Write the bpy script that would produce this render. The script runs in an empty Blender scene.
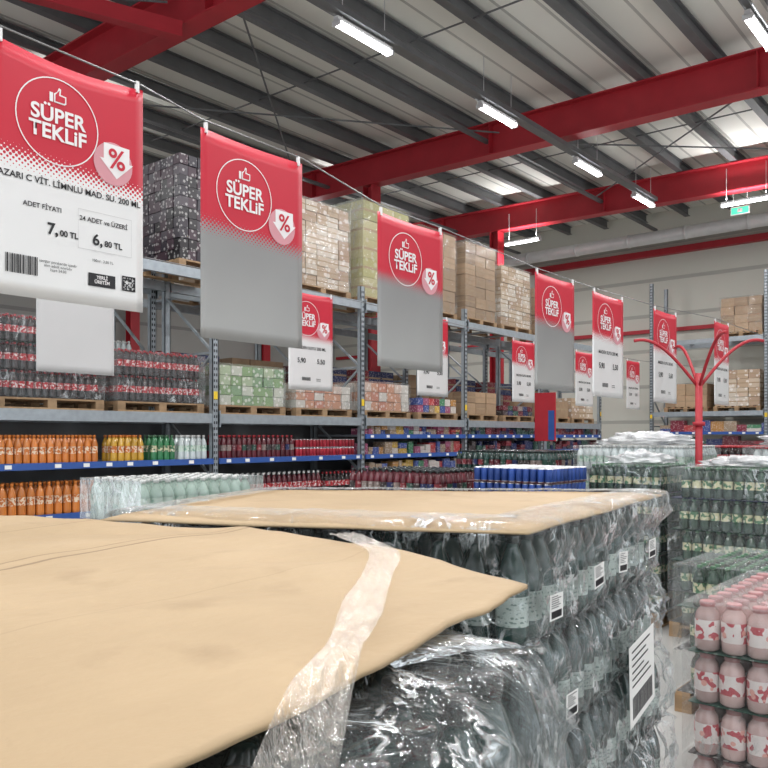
import bpy, math, random
import numpy as np
from mathutils import noise, Vector
random.seed(7); np.random.seed(7)
H=1.65
def Z(r): return r+H
scene=bpy.context.scene
COL=scene.collection

# ------------------------------------------------------------ materials
def newmat(name):
    m=bpy.data.materials.new(name); m.use_nodes=True
    nt=m.node_tree; p=nt.nodes['Principled BSDF']; return m,nt,p
def N(nt,t,**k):
    n=nt.nodes.new(t)
    for a,b in k.items(): setattr(n,a,b)
    return n
def L(nt,a,b): nt.links.new(a,b)
def math_(nt,op,a,b=None,clamp=False):
    n=N(nt,'ShaderNodeMath',operation=op); n.use_clamp=clamp
    for i,v in enumerate((a,b)):
        if v is None: continue
        if isinstance(v,(int,float)): n.inputs[i].default_value=v
        else: L(nt,v,n.inputs[i])
    return n.outputs[0]
def mixc(nt,f,a,b):
    n=N(nt,'ShaderNodeMix',data_type='RGBA')
    if isinstance(f,(int,float)): n.inputs[0].default_value=f
    else: L(nt,f,n.inputs[0])
    for i,v in ((6,a),(7,b)):
        if isinstance(v,tuple): n.inputs[i].default_value=(*v[:3],1)
        else: L(nt,v,n.inputs[i])
    return n.outputs[2]
def mat(name,col,rough=.5,metal=0,var=.12,scale=8,bump=0,rnd=0,coat=0):
    m,nt,p=newmat(name)
    tc=N(nt,'ShaderNodeTexCoord'); nz=N(nt,'ShaderNodeTexNoise')
    nz.inputs['Scale'].default_value=scale; nz.inputs['Detail'].default_value=4
    L(nt,tc.outputs['Object'],nz.inputs['Vector'])
    d=tuple(c*(1-var*1.5) for c in col); l=tuple(min(1,c*(1+var)) for c in col)
    c=mixc(nt,nz.outputs['Fac'],d,l)
    if rnd:
        g=N(nt,'ShaderNodeNewGeometry')
        hs=N(nt,'ShaderNodeHueSaturation'); L(nt,c,hs.inputs['Color'])
        v=math_(nt,'MULTIPLY_ADD',g.outputs['Random Per Island'],2*rnd); v.node.inputs[2].default_value=1-rnd
        L(nt,v,hs.inputs['Value']); c=hs.outputs['Color']
    L(nt,c,p.inputs['Base Color'])
    p.inputs['Roughness'].default_value=rough; p.inputs['Metallic'].default_value=metal
    if coat: p.inputs['Coat Weight'].default_value=coat
    if bump:
        b=N(nt,'ShaderNodeBump'); b.inputs['Strength'].default_value=bump
        L(nt,nz.outputs['Fac'],b.inputs['Height']); L(nt,b.outputs[0],p.inputs['Normal'])
    return m
def ramp_mat(name,cols,rough=.4,patt=0.35,pscale=30):
    m,nt,p=newmat(name)
    g=N(nt,'ShaderNodeNewGeometry'); r=N(nt,'ShaderNodeValToRGB')
    r.color_ramp.interpolation='CONSTANT'
    e=r.color_ramp.elements; n=len(cols)
    while len(e)<n: e.new(.5)
    for i,c in enumerate(cols):
        e[i].position=i/n; e[i].color=(*c,1)
    L(nt,g.outputs['Random Per Island'],r.inputs[0])
    tc=N(nt,'ShaderNodeTexCoord'); v=N(nt,'ShaderNodeTexVoronoi'); v.inputs['Scale'].default_value=pscale
    L(nt,tc.outputs['Object'],v.inputs['Vector'])
    t=math_(nt,'LESS_THAN',v.outputs['Distance'],.33)
    f=math_(nt,'MULTIPLY',t,patt)
    c=mixc(nt,f,r.outputs[0],(.85,.83,.8))
    L(nt,c,p.inputs['Base Color']); p.inputs['Roughness'].default_value=rough
    return m
def label_mat(name,a,b,scale=40,thr=.5,rough=.4,c3=None):
    m,nt,p=newmat(name)
    tc=N(nt,'ShaderNodeTexCoord'); v=N(nt,'ShaderNodeTexNoise'); v.inputs['Scale'].default_value=scale
    v.inputs['Detail'].default_value=1
    L(nt,tc.outputs['Object'],v.inputs['Vector'])
    f=math_(nt,'GREATER_THAN',v.outputs['Fac'],thr)
    c=mixc(nt,f,a,b)
    if c3:
        v2=N(nt,'ShaderNodeTexVoronoi'); v2.inputs['Scale'].default_value=scale*.8
        L(nt,tc.outputs['Object'],v2.inputs['Vector'])
        c=mixc(nt,math_(nt,'LESS_THAN',v2.outputs['Distance'],.25),c,c3)
    L(nt,c,p.inputs['Base Color']); p.inputs['Roughness'].default_value=rough
    return m
def print_label(name,base,ink,band,z0,pitch):
    """pale label with a coloured stripe and small print; z0/pitch place the stripe on every tier"""
    m,nt,p=newmat(name)
    tc=N(nt,'ShaderNodeTexCoord'); s=N(nt,'ShaderNodeSeparateXYZ'); L(nt,tc.outputs['Object'],s.inputs[0])
    t=math_(nt,'FRACT',math_(nt,'DIVIDE',math_(nt,'SUBTRACT',s.outputs[2],z0),pitch))
    st=math_(nt,'LESS_THAN',math_(nt,'ABSOLUTE',math_(nt,'SUBTRACT',t,.30)),.035)
    v=N(nt,'ShaderNodeTexVoronoi'); v.inputs['Scale'].default_value=110
    L(nt,tc.outputs['Object'],v.inputs['Vector'])
    ln=math_(nt,'GREATER_THAN',math_(nt,'FRACT',math_(nt,'MULTIPLY',s.outputs[2],95)),.5)
    pr=math_(nt,'MULTIPLY',math_(nt,'LESS_THAN',v.outputs['Distance'],.42),ln)
    c=mixc(nt,math_(nt,'MULTIPLY',pr,.7),base,ink)
    c=mixc(nt,st,c,band)
    g=N(nt,'ShaderNodeNewGeometry'); hs=N(nt,'ShaderNodeHueSaturation'); L(nt,c,hs.inputs['Color'])
    vv=math_(nt,'ADD',math_(nt,'MULTIPLY',g.outputs['Random Per Island'],.5),.65); L(nt,vv,hs.inputs['Value'])
    L(nt,hs.outputs[0],p.inputs['Base Color']); p.inputs['Roughness'].default_value=.35
    return m
def film_mat(name,base=.05,crease=.45,scale=6,tint=(.88,.92,.92),bump=.6,fres=.35,diff=.35,rough=.1,thin=45,mask=.50,detail=6,bd=.03):
    """clear stretch film: mostly transparent, glossy, with sparse milky creases that also paint in highlight streaks"""
    m,nt,p=newmat(name)
    out=nt.nodes['Material Output']
    tc=N(nt,'ShaderNodeTexCoord'); mp=N(nt,'ShaderNodeMapping'); mp.inputs['Rotation'].default_value=(.25,.6,.2)
    mp.inputs['Scale'].default_value=(1,1,.5)
    L(nt,tc.outputs['Object'],mp.inputs['Vector'])
    nz=N(nt,'ShaderNodeTexNoise'); nz.inputs['Scale'].default_value=scale; nz.inputs['Detail'].default_value=detail
    nz.inputs['Distortion'].default_value=.5; nz.inputs['Roughness'].default_value=.6
    L(nt,mp.outputs[0],nz.inputs['Vector'])
    a=math_(nt,'ABSOLUTE',math_(nt,'SUBTRACT',nz.outputs['Fac'],.5))
    r=math_(nt,'ADD',math_(nt,'MULTIPLY',a,-thin),1,clamp=True)
    n2=N(nt,'ShaderNodeTexNoise'); n2.inputs['Scale'].default_value=scale*.6; n2.inputs['Detail'].default_value=2
    L(nt,tc.outputs['Object'],n2.inputs['Vector'])
    mk=math_(nt,'MULTIPLY',math_(nt,'SUBTRACT',n2.outputs['Fac'],mask),8,clamp=True)
    r=math_(nt,'MULTIPLY',r,mk)  # milky crease streaks, doubling as painted highlights
    lw=N(nt,'ShaderNodeLayerWeight'); lw.inputs['Blend'].default_value=.3
    b=N(nt,'ShaderNodeBump'); b.inputs['Strength'].default_value=bump; b.inputs['Distance'].default_value=bd
    L(nt,nz.outputs['Fac'],b.inputs['Height'])
    L(nt,b.outputs[0],lw.inputs['Normal'])
    f=math_(nt,'ADD',math_(nt,'MULTIPLY',r,crease),base)
    f=math_(nt,'ADD',f,math_(nt,'MULTIPLY',lw.outputs['Fresnel'],fres),clamp=True)
    gl=N(nt,'ShaderNodeBsdfGlossy'); gl.inputs['Color'].default_value=(*tint,1); gl.inputs['Roughness'].default_value=rough
    L(nt,b.outputs[0],gl.inputs['Normal'])
    df=N(nt,'ShaderNodeBsdfDiffuse'); df.inputs['Color'].default_value=(*tint,1)
    m1=N(nt,'ShaderNodeMixShader'); m1.inputs[0].default_value=diff; L(nt,gl.outputs[0],m1.inputs[1]); L(nt,df.outputs[0],m1.inputs[2])
    tr=N(nt,'ShaderNodeBsdfTransparent'); mx=N(nt,'ShaderNodeMixShader')
    L(nt,f,mx.inputs[0]); L(nt,tr.outputs[0],mx.inputs[1]); L(nt,m1.outputs[0],mx.inputs[2])
    L(nt,mx.outputs[0],out.inputs['Surface'])
    nt.nodes.remove(p)
    return m
def emis(name,col,s):
    m,nt,p=newmat(name); p.inputs['Base Color'].default_value=(*col,1)
    p.inputs['Emission Color'].default_value=(*col,1); p.inputs['Emission Strength'].default_value=s
    return m
def rib_mat(name,c1,c2,axis,freq,rough=.6,dirt=.15):
    m,nt,p=newmat(name)
    tc=N(nt,'ShaderNodeTexCoord'); s=N(nt,'ShaderNodeSeparateXYZ'); L(nt,tc.outputs['Object'],s.inputs[0])
    a=math_(nt,'MULTIPLY',s.outputs[axis],freq); a=math_(nt,'FRACT',a)
    f=math_(nt,'LESS_THAN',a,.1)
    c=mixc(nt,f,c1,c2)
    nz=N(nt,'ShaderNodeTexNoise'); nz.inputs['Scale'].default_value=.5; nz.inputs['Detail'].default_value=5
    L(nt,tc.outputs['Object'],nz.inputs['Vector'])
    k=math_(nt,'MULTIPLY',nz.outputs['Fac'],dirt*2)
    c=mixc(nt,k,c,tuple(x*.55 for x in c1))
    L(nt,c,p.inputs['Base Color']); p.inputs['Roughness'].default_value=rough
    b=N(nt,'ShaderNodeBump'); b.inputs['Distance'].default_value=.02; L(nt,f,b.inputs['Height']); L(nt,b.outputs[0],p.inputs['Normal'])
    return m

M={}
M['red_steel']=mat('red_painted_steel',(.42,.020,.032),.5,0,.15,3)
M['galv']=mat('galvanised_steel',(.34,.38,.41),.42,.4,.18,14)
M['galv_dark']=mat('purlin_steel',(.15,.155,.16),.5,.2,.2,3)
M['hole']=mat('slot_dark',(.03,.03,.035),.8)
M['blue']=mat('blue_price_rail',(.03,.09,.32),.4)
M['shelf']=mat('shelf_plate',(.28,.31,.35),.5,.2)
M['white']=mat('white_plastic',(.8,.8,.78),.5,0,.04)
M['black']=mat('black_print',(.015,.015,.018),.6)
M['wood']=mat('pallet_wood',(.34,.22,.12),.75,0,.3,12,rnd=.2)
M['yellow']=mat('yellow_tag',(.8,.55,.03),.5)
M['roof']=rib_mat('roof_sheet',(.88,.88,.81),(.5,.5,.46),1,2.0,dirt=.08)
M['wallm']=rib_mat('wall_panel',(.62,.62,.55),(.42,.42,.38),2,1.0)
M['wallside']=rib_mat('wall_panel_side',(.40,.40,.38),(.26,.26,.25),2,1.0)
M['floor']=mat('polished_concrete',(.46,.45,.43),.3,0,.15,1.5)
M['duct']=mat('duct_steel',(.66,.67,.66),.4,.2,.1,6)
M['lampbody']=mat('lamp_housing',(.6,.6,.6),.4)
M['tube']=emis('tube_glow',(.98,.99,1),16)
M['exit']=emis('exit_sign_glow',(.05,.55,.35),1.0)
M['film']=film_mat('stretch_film',.06,.5,5,fres=.5)
M['film_far']=film_mat('stretch_film_far',.05,.40,4,bump=.5,fres=.4)
M['film_near']=film_mat('stretch_film_crumpled',.045,.80,11,bump=.6,fres=.52,diff=.38,thin=32,mask=.48,rough=.05,detail=4,bd=.04,tint=(.93,.97,.98))
M['film_tape']=film_mat('film_band',.09,.35,16,tint=(.97,.93,.86),bump=.9,diff=.30,rough=.10,fres=.45)

def cardboard(name,crease=True):
    m,nt,p=newmat(name)
    tc=N(nt,'ShaderNodeTexCoord')
    nz=N(nt,'ShaderNodeTexNoise'); nz.inputs['Scale'].default_value=3; nz.inputs['Detail'].default_value=7
    L(nt,tc.outputs['Object'],nz.inputs['Vector'])
    c=mixc(nt,nz.outputs['Fac'],(.37,.26,.145),(.55,.405,.245))
    s=N(nt,'ShaderNodeSeparateXYZ'); L(nt,tc.outputs['Object'],s.inputs[0])
    n2=N(nt,'ShaderNodeTexNoise'); n2.inputs['Scale'].default_value=1; n2.inputs['Detail'].default_value=3
    mp2=N(nt,'ShaderNodeMapping'); mp2.inputs['Rotation'].default_value=(0,0,.1); mp2.inputs['Scale'].default_value=(1.2,60,1)
    L(nt,tc.outputs['Object'],mp2.inputs['Vector']); L(nt,mp2.outputs[0],n2.inputs['Vector'])
    c=mixc(nt,math_(nt,'MULTIPLY',n2.outputs['Fac'],.22),c,(.34,.24,.13))
    n3=N(nt,'ShaderNodeTexNoise'); n3.inputs['Scale'].default_value=7; n3.inputs['Detail'].default_value=8
    L(nt,tc.outputs['Object'],n3.inputs['Vector'])
    sc=math_(nt,'MULTIPLY',math_(nt,'SUBTRACT',n3.outputs['Fac'],.60),5,clamp=True)
    c=mixc(nt,math_(nt,'MULTIPLY',sc,.5),c,(.26,.17,.09))
    if crease:
        base=math_(nt,'SUBTRACT',s.outputs[1],math_(nt,'MULTIPLY',s.outputs[0],.16))
        wob=math_(nt,'MULTIPLY',n3.outputs['Fac'],.02); base=math_(nt,'ADD',base,wob)
        for off,wd,am in ((.09,.004,.75),(.125,.0025,.6),(-.33,.002,.15),(.50,.003,.4)):
            w=math_(nt,'LESS_THAN',math_(nt,'ABSOLUTE',math_(nt,'SUBTRACT',base,off)),wd)
            c=mixc(nt,math_(nt,'MULTIPLY',w,am),c,(.19,.12,.06))
    L(nt,c,p.inputs['Base Color']); p.inputs['Roughness'].default_value=.65
    b=N(nt,'ShaderNodeBump'); b.inputs['Strength'].default_value=.55; b.inputs['Distance'].default_value=.018
    L(nt,n3.outputs['Fac'],b.inputs['Height']); L(nt,b.outputs[0],p.inputs['Normal'])
    return m
M['card']=cardboard('corrugated_cardboard'); M['card2']=cardboard('corrugated_cardboard_plain',False)

# ------------------------------------------------------------ mesh builder
class T:
    def __init__(s,V,F,Mi): s.V=np.array(V,float); s.F=F; s.M=Mi
def lathe(prof,segs):
    V=[];F=[];Mi=[]
    for r,z,m in prof:
        for k in range(segs):
            a=2*math.pi*k/segs; V.append((r*math.cos(a),r*math.sin(a),z))
    for i in range(len(prof)-1):
        for k in range(segs):
            k2=(k+1)%segs
            F.append((i*segs+k,i*segs+k2,(i+1)*segs+k2,(i+1)*segs+k)); Mi.append(prof[i][2])
    n=len(prof)-1
    F.append(tuple(range(n*segs,(n+1)*segs))); Mi.append(prof[-1][2])
    F.append(tuple(reversed(range(segs)))); Mi.append(prof[0][2])
    return T(V,F,Mi)
BOXF=[(0,3,2,1),(4,5,6,7),(0,1,5,4),(1,2,6,5),(2,3,7,6),(3,0,4,7)]
class MB:
    def __init__(s): s.v=[];s.f=[];s.m=[];s.n=0
    def add(s,V,F,Mi):
        V=np.asarray(V,float); s.v.append(V); o=s.n
        s.f.extend([tuple(i+o for i in f) for f in F]); s.m.extend(Mi); s.n+=len(V)
    def box(s,x0,x1,y0,y1,z0,z1,m=0):
        s.add([(x0,y0,z0),(x1,y0,z0),(x1,y1,z0),(x0,y1,z0),(x0,y0,z1),(x1,y0,z1),(x1,y1,z1),(x0,y1,z1)],BOXF,[m]*6)
    def beam(s,p,q,w,h,m=0,up=(0,0,1)):
        p=Vector(p);q=Vector(q);d=(q-p).normalized();u=Vector(up)
        if abs(d.dot(u))>.98:u=Vector((1,0,0))
        r=d.cross(u).normalized();u=r.cross(d)
        V=[]
        for c in (p,q):
            for a,b in ((-1,-1),(1,-1),(1,1),(-1,1)): V.append(tuple(c+r*(a*w/2)+u*(b*h/2)))
        s.add(V,BOXF,[m]*6)
    def tube(s,pts,r,m=0,segs=8):
        V=[];F=[]
        n=len(pts)
        for i,p in enumerate(pts):
            p=Vector(p);a=Vector(pts[max(0,i-1)]);b=Vector(pts[min(n-1,i+1)]);d=(b-a).normalized()
            u=Vector((0,0,1)) if abs(d.z)<.95 else Vector((1,0,0))
            x=d.cross(u).normalized();y=x.cross(d)
            for k in range(segs):
                t=2*math.pi*k/segs; V.append(tuple(p+x*(r*math.cos(t))+y*(r*math.sin(t))))
        for i in range(n-1):
            for k in range(segs):
                k2=(k+1)%segs;F.append((i*segs+k,i*segs+k2,(i+1)*segs+k2,(i+1)*segs+k))
        F.append(tuple(reversed(range(segs))));F.append(tuple(range((n-1)*segs,n*segs)))
        s.add(V,F,[m]*len(F))
    def many(s,t,pos,scale=1,zs=None,jit=True):
        for p in pos:
            a=random.random()*6.28 if jit else 0; ca,sa=math.cos(a),math.sin(a)
            V=t.V*scale
            if zs: V=V*np.array([1,1,zs])
            V=np.stack([V[:,0]*ca-V[:,1]*sa,V[:,0]*sa+V[:,1]*ca,V[:,2]],1)+np.array(p)
            s.add(V,t.F,t.M)
    def build(s,name,mats,parent=None,smooth=False,angle=None):
        V=np.concatenate(s.v)
        if parent is not None: org=np.array(parent.location)
        else:
            org=np.array([(V[:,0].min()+V[:,0].max())/2,(V[:,1].min()+V[:,1].max())/2,V[:,2].min()])
        me=bpy.data.meshes.new(name); me.from_pydata((V-org).tolist(),[],s.f)
        for m in mats: me.materials.append(M[m] if isinstance(m,str) else m)
        me.polygons.foreach_set('material_index',s.m)
        if smooth: me.polygons.foreach_set('use_smooth',[len(f)==4 for f in s.f])
        me.update()
        ob=bpy.data.objects.new(name,me); COL.objects.link(ob)
        if parent is not None: ob.parent=parent
        else: ob.location=org
        return ob
def empty(name,loc):
    e=bpy.data.objects.new(name,None); e.location=loc; e.empty_display_size=.2; COL.objects.link(e); return e

# bottle templates: 0 body 1 label 2 cap
def bottle(segs=10,h=.30,r=.04):
    k=h/.30; q=r/.04
    return lathe([(.032*q,0,0),(.039*q,.012*k,0),(.04*q,.03*k,0),(.0385*q,.10*k,1),(.0385*q,.175*k,0),(.04*q,.18*k,0),
                  (.037*q,.205*k,0),(.025*q,.243*k,0),(.0145*q,.262*k,0),(.0135*q,.274*k,2),(.0165*q,.275*k,2),(.0165*q,.296*k,2),(.014*q,.30*k,2)],segs)
T_B=bottle(10)
T_BH=lathe([(.030,0,0),(.038,.006,0),(.0405,.022,0),(.0395,.045,1),(.0395,.115,0),(.0405,.122,0),(.0395,.150,0),(.034,.178,0),(.024,.205,0),(.0155,.226,0),(.0145,.236,2),(.0175,.237,2),(.0175,.254,2),(.0165,.257,2),(.010,.2575,2)],20)
T_CAN=lathe([(.026,0,2),(.032,.008,0),(.032,.11,2),(.026,.12,2),(.024,.118,2)],10)
T_WIDE=lathe([(.04,0,0),(.05,.01,0),(.051,.05,1),(.051,.13,0),(.045,.16,0),(.03,.18,0),(.03,.182,2),(.032,.2,2),(.027,.205,2)],14)

def wood_pallet(mb,x0,x1,y0,y1,z,m=0,nb=7):
    h=.12
    for i in range(nb):
        yy=y0+(y1-y0-.09)*i/(nb-1); mb.box(x0,x1,yy,yy+.09,z+h-.02,z+h,m)
    for i in range(3):
        xx=x0+(x1-x0-.1)*i/2; mb.box(xx,xx+.1,y0,y1,z+h-.04,z+h-.02,m)
        for j in range(3):
            yy=y0+(y1-y0-.1)*j/2; mb.box(xx,xx+.1,yy,yy+.1,z+.02,z+h-.04,m)
    for j in range(3):
        yy=y0+(y1-y0-.1)*j/2; mb.box(x0,x1,yy,yy+.1,z,z+.02,m)

def film_box(mb,x0,x1,y0,y1,z0,z1,amp=.01,step=.12,m=0):
    def face(o,a,b,n):
        o=Vector(o);a=Vector(a);b=Vector(b);n=Vector(n)
        na=max(2,int(a.length/step));nb=max(2,int(b.length/step));V=[];F=[]
        for i in range(na+1):
            for j in range(nb+1):
                p=o+a*(i/na)+b*(j/nb)
                e=0 if i in(0,na) or j in (0,nb) else amp*noise.noise(p*5)
                V.append(tuple(p+n*e))
        for i in range(na):
            for j in range(nb):
                k=i*(nb+1)+j;F.append((k,k+nb+1,k+nb+2,k+1))
        mb.add(V,F,[m]*len(F))
    dx,dy,dz=x1-x0,y1-y0,z1-z0
    face((x0,y0,z0),(dx,0,0),(0,0,dz),(0,-1,0)); face((x0,y1,z0),(dx,0,0),(0,0,dz),(0,1,0))
    face((x0,y0,z0),(0,dy,0),(0,0,dz),(-1,0,0)); face((x1,y0,z0),(0,dy,0),(0,0,dz),(1,0,0))
    face((x0,y0,z1),(dx,0,0),(0,dy,0),(0,0,1))

# ------------------------------------------------------------ room shell
SL=.021
def shell():
    mb=MB(); mb.box(-8,22.2,-12,21.2,-.1,0); mb.build('floor',['floor'])
    mb=MB(); V=[(-8,-12,Z(6.12)-.25),(22.2,-12,Z(6.12)-.25),(22.2,21.2,Z(6.12)+21.2*SL),(-8,21.2,Z(6.12)+21.2*SL)]
    V2=[(a,b,c+.1) for a,b,c in V]; mb.add(V+V2,BOXF,[0]*6); mb.build('ceiling',['roof'])
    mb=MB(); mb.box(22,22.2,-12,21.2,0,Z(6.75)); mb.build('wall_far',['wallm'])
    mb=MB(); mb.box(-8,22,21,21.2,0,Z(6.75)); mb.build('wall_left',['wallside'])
shell()
for X in (-.4,6.35,13.0,18.1):
    mb=MB()
    a=(X,-11.5,Z(5.22)-11.5*SL);b=(X,20.9,Z(5.22)+20.9*SL)
    up=lambda p,d:(p[0],p[1],p[2]+d)
    mb.beam(up(a,0),up(b,0),.30,.025); mb.beam(up(a,.60),up(b,.60),.30,.025); mb.beam(up(a,.3),up(b,.3),.02,.6)
    for y in np.arange(-11,20.5,4.8):
        mb.box(X-.14,X+.14,y,y+.015,Z(5.24)+y*SL,Z(5.80)+y*SL)
    for cy in ((20.6,11.3) if X>10 else (20.6,)):
        mb.box(X-.15,X+.15,cy-.13,cy-.11,0,Z(5.2)+cy*SL);mb.box(X-.15,X+.15,cy+.11,cy+.13,0,Z(5.2)+cy*SL)
        mb.box(X-.01,X+.01,cy-.11,cy+.11,0,Z(5.2)+cy*SL)
    mb.build('roof_rafter',['red_steel'])
mb=MB(); mb.beam((3.0,9.9,Z(5.35)),(6.2,8.7,Z(5.30)),.16,.2); mb.build('roof_brace',['red_steel'])
mb=MB(); mb.box(21.8,22,-11,20.8,Z(5.05),Z(5.22)); mb.box(21.85,22,-11,20.8,Z(2.9),Z(3.0)); mb.build('wall_girt',['red_steel'])
mb=MB()
for k in range(-7,18):
    y=.55+k*1.17
    z=Z(5.86)+y*SL
    mb.box(-7.9,21.9,y-.012,y+.012,z,z+.22); mb.box(-7.9,21.9,y-.07,y+.07,z-.012,z); mb.box(-7.9,21.9,y-.07,y+.07,z+.2,z+.215)
mb.build('roof_purlins',['galv_dark'])
mb=MB()
for X in (2.2,4.4,9.6,15.5,20):
    mb.tube([(X,-11,Z(5.93)-.23),(X,20.8,Z(5.93)+.43)],.014)
for (x0,y0,x1,y1) in ((6.5,8,12.9,13.5),(6.5,13.5,12.9,8),(6.5,14,12.9,19.5),(6.5,19.5,12.9,14),(0,9,6.2,15),(0,15,6.2,9),(13.1,3,18,8.5),(13.1,8.5,18,3)):
    mb.tube([(x0,y0,Z(5.6)+y0*SL),(x1,y1,Z(5.6)+y1*SL)],.016)
mb.build('roof_bracing_rods',['galv_dark'])
mb=MB()
for y,z in ((8.3,5.5),(12.6,5.5)):
    mb.box(-7,21.5,y-.05,y+.05,Z(z)+.15,Z(z)+.2)
mb.build('roof_conduits',['galv_dark'])

# ------------------------------------------------------------ lights
def lamp(x,y,z,along='x',power=62,area=True):
    e=empty('ceiling_tube_light',(x,y,Z(z)))
    mb=MB(); l=.52;w=.06
    def bx(a0,a1,b0,b1,z0,z1,m):
        if along=='x': mb.box(x+a0,x+a1,y+b0,y+b1,Z(z)+z0,Z(z)+z1,m)
        else: mb.box(x+b0,x+b1,y+a0,y+a1,Z(z)+z0,Z(z)+z1,m)
    bx(-l,l,-w*.6,w*.6,.02,.08,0); bx(-l,-l+.03,-w,w,-.03,.03,0); bx(l-.03,l,-w,w,-.03,.03,0)
    bx(-l+.03,l-.03,-w*.8,w*.8,-.015,.02,1)
    for s in (-.4,.4): bx(s-.004,s+.004,-.004,.004,.08,.8,0)
    mb.build('fixture',['lampbody','tube'],parent=e)
    for zz,ry,pw,nm in ((-.05,0,power,'tube_lamp'),(.12,math.pi,power*.42,'roof_fill_light')):  # second lamp faces up, added to brighten the roof
        ld=bpy.data.lights.new(nm,'AREA'); ld.shape='RECTANGLE'; ld.size=1.0; ld.size_y=.12; ld.energy=pw; ld.color=(.985,.99,1)
        lo=bpy.data.objects.new(nm,ld); COL.objects.link(lo); lo.parent=e; lo.location=(0,0,zz)
        lo.rotation_euler=(ry,0,0 if along=='x' else math.pi/2)
for X in (-2.1,1.0,4.25,7.45,10.6,13.75,16.4): lamp(X,6.6,5.0)
for X in (-2,1.1,4.2,7.3,10.5,13.6): lamp(X,2.75,5.0)
for X in (-2,1.1,4.2,7.3,10.5): lamp(X,-1.5,5.0)
for Y in (-.2,4.96,10.4,15): lamp(17.9,Y,5.0,'y')
for X in (1.0,7.3,13.7): lamp(X,14,5.2)
mb=MB(); mb.box(-7,17,6.52,6.68,Z(5.12),Z(5.16)); mb.box(-7,17,6.52,6.53,Z(5.16),Z(5.2)); mb.box(-7,17,6.67,6.68,Z(5.16),Z(5.2))
mb.build('cable_tray',['galv_dark'])
mb=MB(); mb.box(-7,16,2.70,2.80,Z(5.12),Z(5.16)); mb.build('cable_tray',['galv_dark'])
mb=MB(); mb.tube([(20.2,y,Z(5.15)) for y in np.linspace(2,13,24)],.16,segs=16); 
for y in np.arange(2.5,13,1.5): mb.tube([(20.2,y,Z(5.15)),(20.2,y+.05,Z(5.15))],.175,segs=16)
mb.tube([(20.2,12.9,Z(5.15)),(19.6,12.95,Z(5.6)),(19.0,13,Z(6.1))],.16,segs=16)
mb.build('ventilation_duct',['duct'],smooth=True)
mb=MB(); mb.box(18.5,18.53,5.05,5.45,Z(4.92),Z(5.1),0); mb.box(18.49,18.5,5.07,5.43,Z(4.94),Z(5.08),1)
mb.box(18.485,18.49,5.2,5.3,Z(4.97),Z(5.05),2); mb.box(18.51,18.52,5.1,5.11,Z(5.1),Z(5.95),0); mb.box(18.51,18.52,5.39,5.4,Z(5.1),Z(5.95),0)
mb.build('exit_sign',['white','exit','white'])

# ------------------------------------------------------------ racks
PX=[.66,3.44,6.22,9.0,11.78,14.56,17.34]
def rack_run(name,posts,along,front,depth,levels,top,shelves,blue=True):
    mb=MB()
    def bx(a0,a1,b0,b1,z0,z1,m):
        if along=='x': mb.box(a0,a1,b0,b1,z0,z1,m)
        else: mb.box(b0,b1,a0,a1,z0,z1,m)
    def P(a,b,z): return (a,b,z) if along=='x' else (b,a,z)
    for a in posts:
        for b in (front,front+depth-.08):
            bx(a-.045,a+.045,b,b+.01,0,Z(top),0); bx(a-.045,a-.035,b,b+.07,0,Z(top),0); bx(a+.035,a+.045,b,b+.07,0,Z(top),0)
            bx(a-.07,a+.07,b-.03,b+.1,0,.01,0)
        zz=.3
        while zz<Z(top)-.05:
            bx(a-.026,a-.008,front-.002,front,zz,zz+.035,1); bx(a+.008,a+.026,front-.002,front,zz,zz+.035,1); zz+=.075
        zz=.3;k=0
        while zz+.8<Z(top):
            mb.beam(P(a,front+.05,zz),P(a,front+depth-.05,zz),.04,.03,0)
            mb.beam(P(a,front+.05,zz if k%2 else zz+.8),P(a,front+depth-.05,zz+.8 if k%2 else zz),.03,.03,0); zz+=.8;k+=1
        bx(a-.03,a+.03,front-.004,front-.002,Z(.46),Z(.56),4)
    for i in range(len(posts)-1):
        a0,a1=posts[i]+.05,posts[i+1]-.05
        for lv in levels:
            for b in (front-.015,front+depth-.09):
                bx(a0,a1,b,b+.05,Z(lv)-.12,Z(lv),0)
            bx(a0,a0+.01,front-.03,front+.03,Z(lv)-.17,Z(lv)+.04,0); bx(a1-.01,a1,front-.03,front+.03,Z(lv)-.17,Z(lv)+.04,0)
            for q in (.25,.5,.75): aa=a0+(a1-a0)*q; bx(aa-.03,aa+.03,front+.035,front+depth-.09,Z(lv)-.03,Z(lv)-.001,0)
        for lv in shelves[min(i,len(shelves)-1)]:
            bx(a0,a1,front+.0,front+depth-.1,Z(lv)-.03,Z(lv),2)
            bx(a0,a1,front-.03,front,Z(lv)-.06,Z(lv)+.01,3)
            q=a0+.1
            while q<a1-.1:
                bx(q,q+.07,front-.034,front-.03,Z(lv)-.045,Z(lv)-.005,5); q+=.22+random.random()*.35
    return mb.build(name,['galv','hole','shelf','blue','yellow','white'])
SH=[[-.29,-.83,-1.37]]*3+[[.02,-.29,-.56,-.83,-1.2]]*3
rack_run('pallet_rack',PX,'x',8.0,1.1,[.28,2.05],2.28,SH)
rack_run('pallet_rack',PX,'x',9.35,1.1,[.28,2.05],2.28,[[-.83]])
rack_run('pallet_rack',[-3.2,-.4,2.4,5.2,8.0],'y',20.4,1.1,[.62,2.45],4.0,[[.1,-.29,-.83]])

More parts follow.
